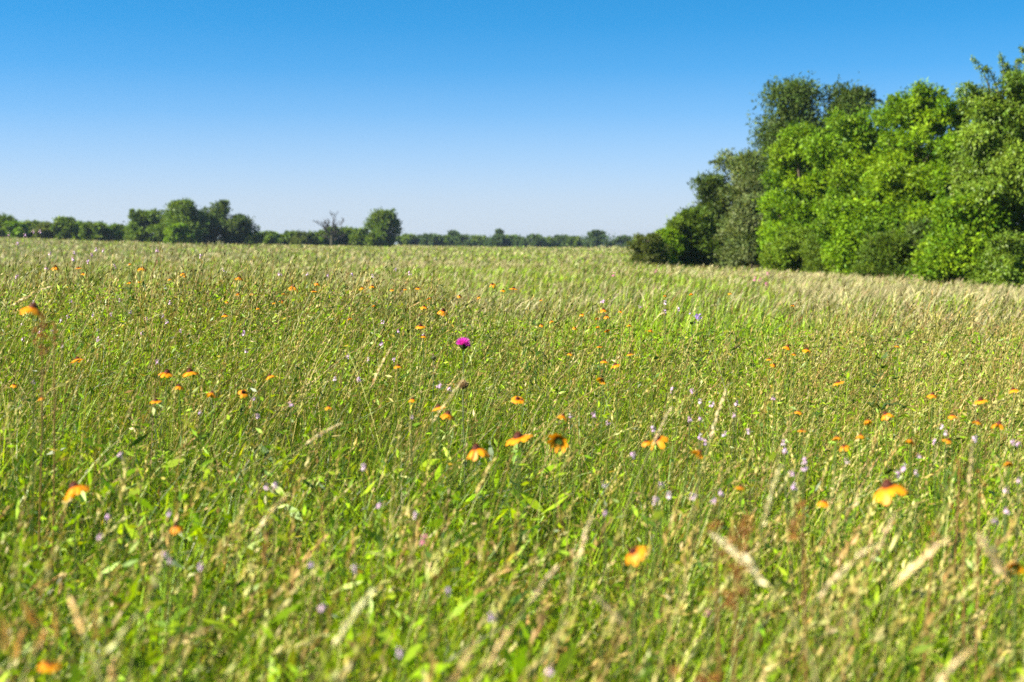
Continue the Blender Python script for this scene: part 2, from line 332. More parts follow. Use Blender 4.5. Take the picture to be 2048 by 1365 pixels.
tree('bush', 'leafy green bush under the glinting drooping tree', 'bush', CG, 1925, 190, 395, 52, 'bright', 24000, 0.11, 'dome', ncl=28, lo=0.02, sprays=6)
tree('bush', 'feathery yellow-green bush at the copse foot before a dark gap', 'bush', CG, 1772, 140, 470, 61, 'mid', 17000, 0.13, 'dome', ncl=22, aspect=0.22, up=0.6, lo=0.02, sprays=16)
tree('bush', 'small olive bush with a pointed green top at the foot of the copse', 'bush', CG, 1642, 100, 446, 70, 'mid', 9000, 0.12, 'dome', ncl=18, aspect=0.3, up=0.5, lo=0.02, sprays=10)
tree('bush', 'greyish low bush under the lime green tree front', 'bush', CG, 1590, 120, 455, 72, 'willow', 14000, 0.12, 'dome', ncl=18, lo=0.02, sprays=4)
tree('bush', 'mid green bush filling the copse front below the middle bright tree', 'bush', CG, 1705, 170, 400, 66, 'bright', 16000, 0.12, 'dome', ncl=22, lo=0.02, sprays=4)
tree('bush', 'low bush of glossy leaves with bare grey twigs at the grass edge', 'bush', CG, 2015, 150, 470, 47, 'willow', 16000, 0.1, 'dome', ncl=22, droop=0.4, aspect=0.4, mat=M_GLOSS, lo=0.02, sprays=10)
tree('bush', 'dark green bush behind the gap between feathery and leafy bushes', 'bush', CG, 1850, 110, 440, 61, 'dark', 12000, 0.12, 'dome', ncl=18, lo=0.02)

LG = 'bushes and trees along the far field edge'
for u, wp, vt, lab, st in [
    (6, 80, 435, 'far field-edge bush cut by the picture edge', 'mid'), (36, 60, 447, 'low far bush beside the bush at the picture edge', 'bright'),
    (66, 80, 446, 'low pale far bush in the dip before the rounded tallest one', 'mid'), (98, 60, 450, 'lowest far bush in the dip of the field-edge hedge', 'olive'),
    (130, 70, 438, 'rounded far bush standing tallest of the low field-edge bushes', 'mid'), (160, 60, 447, 'far bush just past the rounded tallest one', 'bright'),
    (190, 76, 449, 'flat-topped far bush halfway to the big tree clump', 'mid'), (216, 56, 455, 'pale low far bush, second before the big tree clump', 'bright'),
    (246, 66, 452, 'low far bush touching the start of the big tree clump', 'mid')]:
    tree('bush', lab, 'bush', LG, u, wp, vt, 248 + rng.uniform(-8, 8), st, 3600, 0.55, ncl=16, lo=0.02, sprays=4)
tree('leafy_tree', 'low leafy far tree beginning the clump on the rise', 'tree', LG, 300, 110, 424, 240, 'mid', 7500, 0.5, ncl=24, sprays=10, up=0.3)
tree('leafy_tree', 'tallest far tree of the clump, lit pale green on one side', 'tree', LG, 374, 104, 401, 238, 'mid', 9000, 0.5, ncl=28, sprays=10)
tree('leafy_tree', 'dark shaded far tree with sky holes beside the tallest of the clump', 'tree', LG, 430, 100, 404, 242, 'dark', 7500, 0.5, ncl=24, sprays=10)
tree('leafy_tree', 'lower dark far tree sloping down at the end of the clump', 'tree', LG, 482, 84, 432, 242, 'dark', 5500, 0.5, ncl=20, sprays=8)
tree('bush', 'light green far bush at the foot of the tallest clump tree', 'bush', LG, 358, 60, 450, 230, 'bright', 3000, 0.45, ncl=12, lo=0.02)
for u, wp, vt, lab, st in [
    (528, 70, 466, 'low hedge bush just past the end of the dark clump', 'mid'), (556, 60, 468, 'second low hedge bush past the dark clump', 'bright'), (584, 70, 466, 'low hedge bush halfway between dark clump and dead tree', 'mid'),
    (612, 60, 468, 'low hedge bush second before the dead tree', 'olive'), (640, 66, 464, 'hedge bush at the foot of the dead tree', 'mid'), (690, 50, 458, 'pointed hedge bush just beyond the dead tree', 'mid'),
    (666, 46, 456, 'green hedge bush wrapped around the dead tree trunk', 'mid'), (722, 50, 459, 'pointed hedge bush next to the round tree', 'mid')]:
    tree('bush', lab, 'bush', LG, u, wp, vt, 285 + rng.uniform(-8, 8), st, 3400, 0.55, ncl=16, lo=0.02, sprays=3)
tree('round_tree', 'single round-headed green tree standing above the hedge', 'tree', LG, 770, 68, 423, 290, 'mid', 9000, 0.5, 'egg', ncl=30, sprays=6)
tree('bush', 'bright bush at the foot of the round-headed tree', 'bush', LG, 752, 50, 466, 280, 'mid', 2600, 0.5, ncl=12, lo=0.02)
hl = ['beside the round tree', 'second past the round tree', 'third past the round tree', 'just before the thin taller tree', 'right below the thin taller tree', 'just past the thin taller tree', 'second past the thin taller tree',
      'just before the spindly tree', 'right below the spindly tree', 'just past the spindly tree', 'second past the spindly tree', 'third past the spindly tree', 'fourth past the spindly tree',
      'third before the dark two-headed tree', 'second before the dark two-headed tree', 'just before the dark two-headed tree']
for i, u in enumerate(np.linspace(812, 1162, 16)):
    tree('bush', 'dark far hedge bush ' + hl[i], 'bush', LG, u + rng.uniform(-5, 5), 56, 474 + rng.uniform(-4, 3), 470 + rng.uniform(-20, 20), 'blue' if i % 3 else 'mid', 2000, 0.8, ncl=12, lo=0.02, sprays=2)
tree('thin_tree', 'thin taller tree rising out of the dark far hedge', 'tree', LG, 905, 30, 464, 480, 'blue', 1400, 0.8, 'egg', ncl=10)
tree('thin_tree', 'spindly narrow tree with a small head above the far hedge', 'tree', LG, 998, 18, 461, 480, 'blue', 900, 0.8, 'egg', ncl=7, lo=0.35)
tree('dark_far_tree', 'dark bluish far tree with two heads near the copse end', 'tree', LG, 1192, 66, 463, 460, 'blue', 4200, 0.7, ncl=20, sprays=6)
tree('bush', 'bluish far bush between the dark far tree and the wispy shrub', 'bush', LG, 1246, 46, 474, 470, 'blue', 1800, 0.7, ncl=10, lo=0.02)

# dead tree
d = 262; x = (664 - 1024) / F * d; z = float(H(x, d)) - 0.1; hh = CAMZ + (V0 - 428) / F * d - z
dead = thing('dead_tree', (x, d, z), 'bare grey dead tree with forked branches above the hedge', 'tree')
a = Acc(); tk = Acc()
def branch(acc, s, di, L, r, lev):
    k = np.linspace(0, 1, 6)[:, None]; b = rdir(1)[0] * 0.18; b[2] = abs(b[2]) + 0.12
    pp = s + di * L * k + b * L * k ** 2; tube(acc, pp, r * (1 - 0.45 * k[:, 0]), (0.055, 0.05, 0.045), 4)
    if lev == 0: return
    for q in range(3):
        j = rng.integers(2, 6); e = unit(di * 0.75 + rdir(1)[0] * np.array([0.95, 0.6, 0.45]) + np.array([0, 0, 0.25]))
        branch(acc, pp[j], e, L * rng.uniform(0.45, 0.7), r * 0.62, lev - 1)
k = np.linspace(0, 1, 6)[:, None]; pts = np.array([0, 0, 0.]) + np.array([0.1, 0, hh * 0.5]) * k; tube(tk, pts, 0.34 * (1 - 0.45 * k[:, 0]), (0.055, 0.055, 0.035), 8)
for ang, L in [(-0.8, .55), (-0.55, .5), (-0.3, .55), (0.05, .46), (0.3, .52), (0.6, .55), (0.9, .5), (1.1, .38), (-1.0, .36)]:
    j = rng.integers(2, 6); branch(a, pts[j], unit(np.array([math.sin(ang) * 1.5, rng.uniform(-.4, .4), math.cos(ang)])), hh * L * 0.58, 0.13, 3)
tk.obj('trunk', M_BARK, dead); a.obj('branches', M_BARK, dead)

# far wood
a = Acc(); cl = []
for i in range(420):
    u = rng.uniform(-700, 2500); dd = rng.uniform(1000, 1300)
    vt = 476 + rng.uniform(-4, 4) - (9 if (590 < u < 720 or 240 < u < 300) else 0) * rng.uniform(0, 1)
    r = rng.uniform(3, 5); top = CAMZ + (V0 - vt) / F * dd
    for zz in np.arange(r * 0.6, top, r): cl.append(((u - 1024) / F * dd, dd, min(zz, top - r * .6), r * 1.5, r * 0.8))
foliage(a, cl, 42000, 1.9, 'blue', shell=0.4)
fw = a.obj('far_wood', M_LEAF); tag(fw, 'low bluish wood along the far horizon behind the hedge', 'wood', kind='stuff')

# ------------------------------------------------------------------ grass
def sample(n, d0, d1, spread=0.46, pad=0.5, p=1.0):
    """points in front of the camera, density falling as distance**-p"""
    a = 2 - p; r = rng.uniform(0, 1, n); y = (d0 ** a + r * (d1 ** a - d0 ** a)) ** (1 / a)
    x = rng.uniform(-1, 1, n) * (spread * y + pad)
    return x, y
def clumped(n, d0, d1, p, per=46, r=0.033):
    m = max(1, n // per); cx, cy = sample(m, d0, d1, p=p); i = rng.integers(0, m, n); rr = r * (1 + cy[i] * 0.12)
    return cx[i] + rng.normal(0, 1, n) * rr, np.maximum(cy[i] + rng.normal(0, 1, n) * rr, 0.6)
def lush(x, y):
    return np.exp(-(((x - 0.7) / 0.8) ** 2 + ((y - 12.6) / 2.4) ** 2)) + 1.2 * np.exp(-(((x - 2.0) / 0.9) ** 2 + ((y - 13.4) / 3.0) ** 2))
def strawzone(x, y):
    r = x / np.maximum(y, 1) + 0.03 * np.sin(1.3 * y) + 0.02 * np.sin(2.1 * x)
    return ss(0.13, 0.25, r) * ss(4.6, 8.2, y) * (1 - 0.5 * ss(45, 90, y))
def tone(x, y):
    return np.clip(0.55 * np.sin(2.3 * x + 1.2 * np.sin(1.1 * y)) * np.sin(1.7 * y + 1.4 * np.sin(1.6 * x)) + 0.6 * np.sin(0.8 * x - 0.5 * y + 2) * np.sin(0.55 * y + 0.9 * np.sin(0.7 * x)), -1, 1)
def patch(x, y):
    """0 green .. 1 straw"""
    big = np.sin(0.33 * x + 0.9 * np.sin(0.19 * y)) * np.sin(0.27 * y + 0.8 * np.sin(0.41 * x + 1)) + 0.6 * np.sin(0.07 * x + 0.05 * y + 2) * np.sin(0.045 * y)
    s = 0.46 + 0.3 * big * ss(12, 20, y) + 0.22 * np.sin(0.21 * x + 0.13 * y + 1) * np.sin(0.11 * y - 0.17 * x) + 0.2 * np.sin(0.9 * x + 2) * np.sin(0.35 * y + 0.5 * x)
    s = s - 0.12 * ss(10, 16, y) + 0.62 * strawzone(x, y)
    g = np.exp(-(((x - 1.0) / 1.5) ** 2 + ((y - 13.6) / 2.6) ** 2)) + np.exp(-(((x - 2.8) / 1.0) ** 2 + ((y - 15.5) / 3) ** 2)) + 0.8 * np.exp(-(((x - 4.9) / 1.0) ** 2 + ((y - 31) / 3) ** 2))
    g = g + 0.5 * np.exp(-(((x + 1.2) / .8) ** 2 + ((y - 3.2) / 1.4) ** 2)) + 0.6 * np.exp(-(((x + 8) / 3) ** 2 + ((y - 36) / 5) ** 2))
    return np.clip(s - 1.3 * g, 0, 1)
GREEN = [(0.16, 0.28, 0.005), (0.26, 0.42, 0.006), (0.045, 0.105, 0.005), (0.30, 0.41, 0.012)]
OLIVE = [(0.15, 0.165, 0.02), (0.21, 0.20, 0.03), (0.085, 0.105, 0.016), (0.20, 0.13, 0.04)]
STRAW = [(0.36, 0.32, 0.085), (0.45, 0.39, 0.14), (0.29, 0.235, 0.06), (0.36, 0.25, 0.075)]
BLADE4 = [0.85, 1.0, 0.85, 0.55, 0.06]; BLADE3 = [0.8, 1.0, 0.7, 0.06]; STEM = [1.1, 1, .95, .9, .8, .7, .5]
def place(x, y): return np.stack([x, y, H(x, y) - 0.01], -1)

near_g = Acc(); near_s = Acc()
def blades(n, d0, d1, p, lmin, lmax, wmm):
    x, y = clumped(n, d0, d1, p); pt = patch(x, y)
    isg = rng.uniform(0, 1, n) > 0.10 + 0.3 * pt
    col = np.where(isg[:, None], pick(GREEN, [3, 3, 2, 1.2], n), pick(OLIVE, [3, 2, 3, 1], n)); k_ = isg & (rng.uniform(0, 1, n) < np.abs(tone(x, y))); col[k_] = np.where((tone(x, y) > 0)[:, None], np.array(GREEN[1]) * [1.08, 1.0, 1], np.array(GREEN[2]))[k_]
    k_ = rng.uniform(0, 1, n) < 0.5 * strawzone(x, y); col[k_] = pick(STRAW, [3, 3, 2, 1], n)[k_]; col = jit(col, n, 0.18, 0.06)
    L = rng.uniform(lmin, lmax, n); az = rng.normal(0.2, 1.5, n); th = np.abs(rng.normal(0.18, 0.2, n)); kp = np.abs(rng.normal(0.75, 0.65, n))
    P, D = curves(place(x, y), L, az, th, kp, 4); ribbon(near_g, P, D, az, wmm * 0.001 * rng.uniform(0.6, 1.4, n) * np.maximum(1, y / 5), col, BLADE4)
blades(40000, 0.7, 5.0, 0.6, 0.2, 0.6, 3.8)
blades(52000, 4.5, 13, 0.7, 0.28, 0.62, 2.8)
# leafy undergrowth
n = 76000; x, y = sample(n, 0.7, 11, p=0.6); P = place(x, y); P[:, 2] += rng.uniform(0.1, 0.56, n)
A = unit(rdir(n) * np.array([1, 1, 0.6]) + np.array([0, 0, 0.35])); l = rng.uniform(0.012, 0.04, n) * np.maximum(1, y / 6)
col = np.where((rng.uniform(0, 1, n) < 0.13)[:, None], pick(STRAW, [3, 3, 2, 2], n), pick(GREEN, [3, 3, 3, 1], n))
rhombi(near_g, P, A, across(A), l, l * rng.uniform(0.14, 0.34, n), jit(col, n, 0.22, 0.06))
# broad lime leaves low on the sunny side
n = 2600; x = rng.uniform(-1.6, 0.1, n); y = rng.uniform(1.2, 4.6, n); x = x * y * 0.3; P = place(x, y); P[:, 2] += rng.uniform(0.12, 0.46, n)
A = unit(rdir(n) * np.array([1, 1, 0.5]) + np.array([0, 0, 0.6])); l = rng.uniform(0.04, 0.10, n)
rhombi(near_g, P, A, across(A), l, l * rng.uniform(0.16, 0.3, n), jit(pick(GREEN, [2, 4, 1, 2], n), n, 0.15, 0.05))
# fine wiry stems with narrow spikes
def wiry(n, d0, d1, p, lmin, lmax, dark=0.5):
    x, y = clumped(n, d0, d1, p, 9, 0.06); k_ = lush(x, y) < rng.uniform(0.0, 0.9, n); x, y = x[k_], y[k_]; n = len(x); L = rng.uniform(lmin, lmax, n)
    az = rng.normal(0.0, 1.3, n); th = np.abs(rng.normal(0.2, 0.2, n)); kp = np.abs(rng.normal(0.55, 0.6, n))
    P, D = curves(place(x, y), L, az, th, kp, 6)
    col = jit(np.where((rng.uniform(0, 1, n) < dark)[:, None], pick(OLIVE, [3, 2, 3, 2], n), pick(STRAW, [3, 2, 3, 2], n)), n, 0.15)
    ribbon(near_s, P, D, az, 0.0019 * np.maximum(1, y / 4.5), col, STEM)
    # narrow alternating spikelets on the top third
    m = 11
    for k in range(m):
        t = 0.62 + 0.38 * k / (m - 1); f = t * 6; j = min(int(f), 5); fr = f - j
        Pk = P[:, j] * (1 - fr) + P[:, j + 1] * fr; Dk = D[:, j]
        sd_ = unit(np.cross(Dk, rdir(n))); A = unit(Dk + 0.32 * sd_)
        l = rng.uniform(0.010, 0.018, n) * np.maximum(1, y / 5); rhombi(near_s, Pk, A, across(A), l, l * 0.28, jit(col, n, 0.12))
wiry(1700, 0.9, 5, 0.6, 0.45, 0.75, 0.55)
wiry(7000, 4.5, 12.5, 0.5, 0.5, 0.85, 0.78)
# straw seed heads, denser and thicker
def heads(n, d0, d1, p, lmin, lmax, hl, hw, sel=None):
    x, y = sample(n, d0, d1, p=p)
    if sel is not None: k = sel(x, y); x, y = x[k], y[k]; n = len(x)
    L = rng.uniform(lmin, lmax, n); az = rng.normal(0.0, 0.7, n); th = np.abs(rng.normal(0.2, 0.14, n)); kp = np.abs(rng.normal(0.6, 0.45, n))
    P, D = curves(place(x, y), L, az, th, kp, 6, 1.8); col = jit(pick(STRAW, [3, 3, 2, 2], n), n, 0.12)
    ribbon(near_s, P, D, az, 0.0022 * np.maximum(1, y / 5), col * np.array([0.75, 0.85, 0.7]), STEM)
    m = 16
    for k in range(m):
        t = 1 - hl / L * (1 - k / (m - 1)); f = np.clip(t, 0, 0.999) * 6; j = f.astype(int); fr = (f - j)[:, None]; r = np.arange(n)
        Pk = P[r, j] * (1 - fr) + P[r, j + 1] * fr; Dk = D[r, j]
        A = unit(Dk + 0.42 * unit(np.cross(Dk, rdir(n)))); l = hw * 2.6 * rng.uniform(0.7, 1.2, n) * (1 - 0.4 * k / m)
        rhombi(near_s, Pk, A, across(A), l, l * 0.33, jit(col, n, 0.12))
heads(1150, 0.9, 3.2, 0.3, 0.4, 0.68, 0.09, 0.010)
heads(1100, 3, 8, 0.5, 0.45, 0.75, 0.09, 0.006)
heads(5600, 4.6, 13, 0.6, 0.42, 0.68, 0.085, 0.0075, lambda x, y: strawzone(x, y) > rng.uniform(0.1, 0.9, len(x)))
heads(700, 1.0, 6, 0.5, 0.45, 0.7, 0.10, 0.008, lambda x, y: x > 0.08 * y)
o = near_g.obj('meadow_grass', M_GRASS); tag(o, 'green grass blades and low leaves filling the near meadow', 'grass', kind='stuff')
o = near_s.obj('seeding_grass', M_STRAW); tag(o, 'fine wiry grass stems with narrow seed spikes over the green', 'grass', kind='stuff')

# mid and far field
mid = Acc()
def field(n, d0, d1, p, lmin, lmax, px, K=3):
    x, y = sample(n, d0, d1, spread=0.5, pad=1.5, p=p); pt = patch(x, y)
    st = rng.uniform(0, 1, n) < 0.10 + 0.62 * pt; gr = rng.uniform(0, 1, n) < 0.55 - 0.35 * pt
    col = np.where(st[:, None], (pick(STRAW, [3, 3, 2, 1], n) * 0.86 + np.array([0.0, 0.01, 0.05])), np.where(gr[:, None], pick(GREEN, [3, 2, 2, 2], n), pick(OLIVE, [3, 2, 2, 1], n)))
    L = rng.uniform(lmin, lmax, n) * np.where(st, 1.12, 0.9) * (0.95 + 0.3 * np.sin(0.9 * x + 1.3 * np.sin(0.5 * y)) * np.sin(0.6 * y + x)); az = rng.normal(0.1, 0.9, n); th = np.abs(rng.normal(0.15, 0.13, n)); kp = np.abs(rng.normal(0.55, 0.55, n)) + 0.5 * st
    lu = np.clip(lush(x, y) * 1.6, 0, 1); kl = lu > rng.uniform(0, 1, n); L = np.where(kl, L * 0.85, L)
    col = np.where(kl[:, None], pick(GREEN, [2, 4, 1, 1], n), col)
    P, D = curves(place(x, y), L, az, th, kp, K, 1.7)
    prof = [0.5, 0.8, 1.0, 0.1] if K == 3 else [0.5, 0.6, 0.8, 1.0, 0.12]
    ribbon(mid, P, D, az, px * y / 1422 * rng.uniform(0.6, 1.5, n), jit(col, n, 0.16), prof)
field(76000, 9.5, 22, 0.8, 0.3, 0.55, 0.7, 4)
field(120000, 20, 70, 1.0, 0.22, 0.42, 0.6)
field(110000, 65, 420, 1.2, 0.22, 0.45, 0.7)
field(16000, 400, 1100, 1.2, 0.4, 0.8, 1.0)
o = mid.obj('field_grass', M_STRAW); tag(o, 'straw and green grass of the open field beyond the near meadow', 'grass', kind='stuff')
# ------------------------------------------------------------------ flowers and single plants
def head_frame(tilt, az):
    return (tilt * -math.sin(az), tilt * math.cos(az), 0)
def stem_curve(h, lean, az, K=9):
    """from the ground at (0,0,0) up to height h, offset by lean towards az at the base"""
    k = np.linspace(0, 1, K)[:, None]
    off = np.array([math.cos(az), math.sin(az), 0]) * lean
    return off * (1 - k) ** 1.6 + np.array([0, 0, h]) * k
def cone_proto(seed):
    r = np.random.default_rng(seed); n = int(r.integers(9, 13)); a = Acc(); dr = r.uniform(0.15, 0.75)
    for i in range(n):
        if r.uniform() < 0.06: continue
        t = 2 * math.pi * (i + r.uniform(-.25, .25)) / n; L = r.uniform(.86, 1.05); w_ = r.uniform(.19, .27); dd = dr * r.uniform(.7, 1.3)
        ra = np.array([.2, .42, .66, .88, 1.0]) * L; zz = 0.06 - dd * ((ra - .2) / .8).clip(0) ** 1.5 ; ww = np.array([.5, .85, 1.0, .92, .45]) * w_
        ct, st = math.cos(t), math.sin(t); V = []; K = []
        for q in range(5):
            tw = r.uniform(-.03, .03)
            for s in (-1, 0, 1):
                V.append((ct * ra[q] - st * ww[q] * s, st * ra[q] + ct * ww[q] * s, zz[q] + (0.035 if s == 0 else tw)))
                c0 = np.array([.50, .075, .006]); c1 = np.array([.80, .27, .004]); c2 = np.array([.84, .38, .006])
                f = min(1, max(0, (ra[q] - .2) / .3)); K.append((c0 * (1 - f) + c1 * f) if f < 1 else c1 * .5 + c2 * .5)
        Q = [[3 * q + s, 3 * q + s + 1, 3 * q + s + 4, 3 * q + s + 3] for q in range(4) for s in (0, 1)]
        a.add(V, Q, np.array(K) * r.uniform(.88, 1.1))
    return a.mesh('petals')
PET = [cone_proto(100 + i) for i in range(10)]
for m in PET: m.materials.append(M_PETAL)
def disc_proto():
    a = Acc(); lathe(a, [(.31, -.04), (.33, .08), (.30, .2), (.22, .31), (.1, .38), (.001, .4)], (.075, .018, .010), 14)
    th = np.linspace(0, 40, 110); rr = .31 * np.sqrt(np.linspace(.02, 1, 110)); z_ = .4 - .36 * (rr / .33) ** 2.2
    P = np.stack([rr * np.cos(th * 2.4), rr * np.sin(th * 2.4), z_], -1); A = unit(P * np.array([1, 1, .2]) + np.array([0, 0, .35]))
    rhombi(a, P, A, across(A), np.full(110, .09), np.full(110, .045), jit((.16, .05, .018), 110, .3))
    return a.mesh('flower_cone')
DISC = disc_proto(); DISC.materials.append(M_DISC)
def calyx_proto():
    a = Acc(); t = np.linspace(0, 2 * math.pi, 12)[:-1]; P = np.stack([.05 * np.cos(t), .05 * np.sin(t), -.06 + 0 * t], -1)
    A = unit(np.stack([np.cos(t), np.sin(t), -.25 + 0 * t], -1)); rhombi(a, P, A, unit(np.cross(A, [0, 0, 1.])), .42 + 0 * t, .14 + 0 * t, jit((.07, .13, .02), 11, .1))
    lathe(a, [(.001, -.16), (.12, -.1), (.24, 0), (.28, .05)], (.07, .13, .02), 10)
    return a.mesh('calyx')
CALYX = calyx_proto(); CALYX.materials.append(M_STEM)

def base_of(u, v, d=None, zmin=0.12):
    d = dist(v) if d is None else d
    p = ray(u, v, d); g = float(H(p.x, d)); return p, max(p.z - g, zmin), d
def plant_stem(t, h, rad, leaves, col=(.075, .125, .022), lean=None, tipcol=None):
    a = Acc(); lean = rng.uniform(0.02, 0.16) * h if lean is None else lean
    pts = stem_curve(h, lean, rng.uniform(0, 6.28)); tube(a, pts, rad * np.linspace(1.25, .8, len(pts)), jit(col, 1, .1)[0], 5)
    o = a.obj('stem', M_STEM, t)
    if leaves:
        b = Acc(); f = rng.uniform(.12, .72, leaves); P = np.stack([np.interp(f, np.linspace(0, 1, len(pts)), pts[:, j]) for j in range(3)], -1)
        A = unit(rdir(leaves) * np.array([1, 1, .3]) + np.array([0, 0, .45])); l = rng.uniform(.04, .085, leaves)
        rhombi(b, P, A, across(A), l, l * .2, jit((.085, .155, .018), leaves, .15)); b.obj('leaves', M_GRASS, t)
    return pts

CONES = []   # (u, v, width, label or None, d or None, tilt, tilt azimuth)
def cf(u, v, w, lab=None, d=None, tilt=None, az=None): CONES.append((u, v, w, lab, d, tilt, az))
cf(66, 617, 46, 'large close orange coneflower above the rusty dock spikes near the picture edge', 3.1, .25, 0.3)
cf(334, 747, 33, 'flat orange coneflower, first of a level pair over the near grass', None, .1, 0)
cf(380, 745, 33, 'orange coneflower with a raised dark cone, second of a level pair', None, .15, 3)
cf(155, 720, 26, 'sagging orange coneflower between the dock spikes and the level pair', None, .3, 2.6)
cf(150, 976, 54, 'large lone orange coneflower in the close grass with petals sagging aside', None, .45, 2.9)
cf(953, 899, 46, 'big orange coneflower with folded-down petals and a broad dark cone', None, .3, 3.3)
cf(1037, 877, 52, 'big orange coneflower in the middle of the front trio, seen edge-on', None, .3, 3.4)
cf(1117, 882, 42, 'big orange coneflower turned away, showing its green back', None, 1.15, 1.3)
cf(1315, 879, 40, 'big orange coneflower with upswept petals beside a dark seed cone', None, .6, 3.7)
cf(1399, 905, 24, 'orange coneflower nodding on a bent dark stem', None, .8, 0.5)
cf(1776, 975, 68, 'largest orange coneflower, spread wide above the straw stalks', 2.45, .35, 3.3)
cf(1268, 1105, 50, 'close orange coneflower tilted steeply like a propeller', None, .75, 3.6)
cf(2030, 1132, 30, 'close blurred orange coneflower with a dark green calyx at the picture edge', None, .9, 1.2)
cf(877, 816, 28, 'orange coneflower crossed by a long straw stalk under the seed head', None, .3, 2.8)
cf(896, 829, 28, 'lower orange coneflower touching the one crossed by a straw stalk', None, .15, 0)
cf(587, 574, 21, 'domed orange coneflower on the meadow crest, largest before the dead tree', None, .1, 0)
cf(1027, 578, 17, 'orange coneflower on a tall clear stem, largest of a trio on the crest', None, .1, 0)
cf(1006, 581, 12, 'small orange coneflower, lowest of the trio on the crest')
cf(985, 569, 13, 'small dark-coned coneflower, highest of the trio on the crest')
cf(886, 622, 22, 'orange coneflower beyond the thistle with splayed petals')
cf(848, 614, 16, 'small drooping coneflower just before the one with splayed petals')
cf(487, 785, 22, 'round orange coneflower bowed toward the viewer in the near grass', None, .7, -1.5)
cf(540, 753, 20, 'tilted orange coneflower past the level pair', None, .4, 3)
cf(1961, 802, 27, 'drooping orange coneflower with a tall dark cone, near a yellow-green bud', None, .25, 3.2)
cf(1865, 790, 21, 'coneflower with folded petals and a blackish cone on a straight stem', None, .1, 0)
cf(1771, 829, 25, 'one-sided orange coneflower leaning away from its dark cone', None, .5, 3.1)
cf(1677, 766, 22, 'yellowish coneflower before the dark arching leaves', None, .3, 3.2)
cf(2026, 780, 20, 'tilted coneflower beside the picture edge above a yellow-green bud', None, .35, 3.1)
cf(1998, 849, 27, 'dark-centred coneflower next to a lilac bloom near the picture edge', None, .1, 0)
cf(1575, 694, 18, 'yellow-orange coneflower at the border of straw and green grass, first of two')
cf(1614, 700, 19, 'flat yellow-orange coneflower at the border of straw and green, second of two')
cf(1231, 731, 21, 'orange coneflower with a leaning cone, lowest of the trio past the thistle', None, .3, 2.9)
cf(1209, 723, 17, 'domed orange coneflower touching the lowest of the trio past the thistle')
cf(1260, 709, 15, 'orange coneflower with a dark flat cone, highest of the trio past the thistle')
cf(1204, 760, 18, 'all-yellow coneflower seen from behind, in front of the trio past the thistle', None, .9, 0.9)
cf(1126, 832, 20, 'reddish coneflower next to a lilac bloom beyond the front trio')
cf(1035, 799, 24, 'flat thin coneflower between the seed head and the front trio')
cf(1673, 876, 20, 'upper coneflower of a close pair with the darker cones')
cf(1688, 893, 20, 'lower coneflower of a close pair with the darker cones')
cf(1648, 1004, 24, 'yellow coneflower with a lilac bloom across it, behind the rusty clumps')
cf(1905, 832, 19, 'shadowed coneflower with a lilac bloom touching its side')
cf(1955, 845, 22, 'thin flat coneflower seen edge-on beside the lilac-touched one')
cf(796, 733, 18, 'reddish coneflower with pale specks in front of the dark thistle bud')
cf(841, 653, 20, 'ragged coneflower in the tangle beyond the dark thistle bud')
cf(285, 537, 18, 'bright yellow coneflower standing clear on the rise before the far clump')
cf(111, 535, 17, 'orange coneflower among the lilac spikes at the high end of the rise')
for u, v, w in [(157, 537, 14), (168, 548, 12), (260, 565, 11), (259, 528, 8), (366, 548, 13), (371, 553, 10), (340, 559, 9), (280, 564, 9), (479, 556, 17),
                (634, 567, 13), (628, 583, 13), (568, 588, 10), (565, 603, 12), (724, 576, 12), (744, 573, 13), (784, 580, 10), (811, 579, 9), (836, 577, 12),
                (919, 592, 10), (957, 595, 9), (857, 598, 11), (450, 631, 15), (505, 588, 12), (476, 588, 10), (516, 617, 8), (454, 604, 9), (548, 606, 9), (700, 638, 9),
                (358, 773, 22), (424, 787, 20), (312, 803, 22), (28, 770, 7), (84, 796, 9), (825, 799, 12), (658, 815, 12), (748, 612, 9), (848, 673, 14),
                (1082, 601, 8), (1207, 620, 16), (1213, 633, 13), (1195, 638, 10), (1163, 629, 9), (1241, 623, 9), (1083, 650, 9), (1103, 643, 9), (1196, 654, 8),
                (1259, 651, 11), (1214, 662, 12), (1150, 656, 8), (1302, 661, 9), (1199, 694, 11), (1140, 708, 12), (1044, 801, 9), (1382, 588, 9), (1460, 587, 9),
                (1588, 709, 9), (1795, 693, 9), (1538, 719, 9), (1548, 730, 13), (1735, 842, 10), (1604, 862, 13), (1597, 824, 9), (1586, 611, 7),
                (1721, 872, 12), (1821, 882, 15), (1896, 881, 12), (2016, 927, 14), (1481, 976, 14), (1292, 884, 13), (352, 1054, 11), (99, 1331, 22), (1330, 592, 7)]:
    cf(u, v, w)

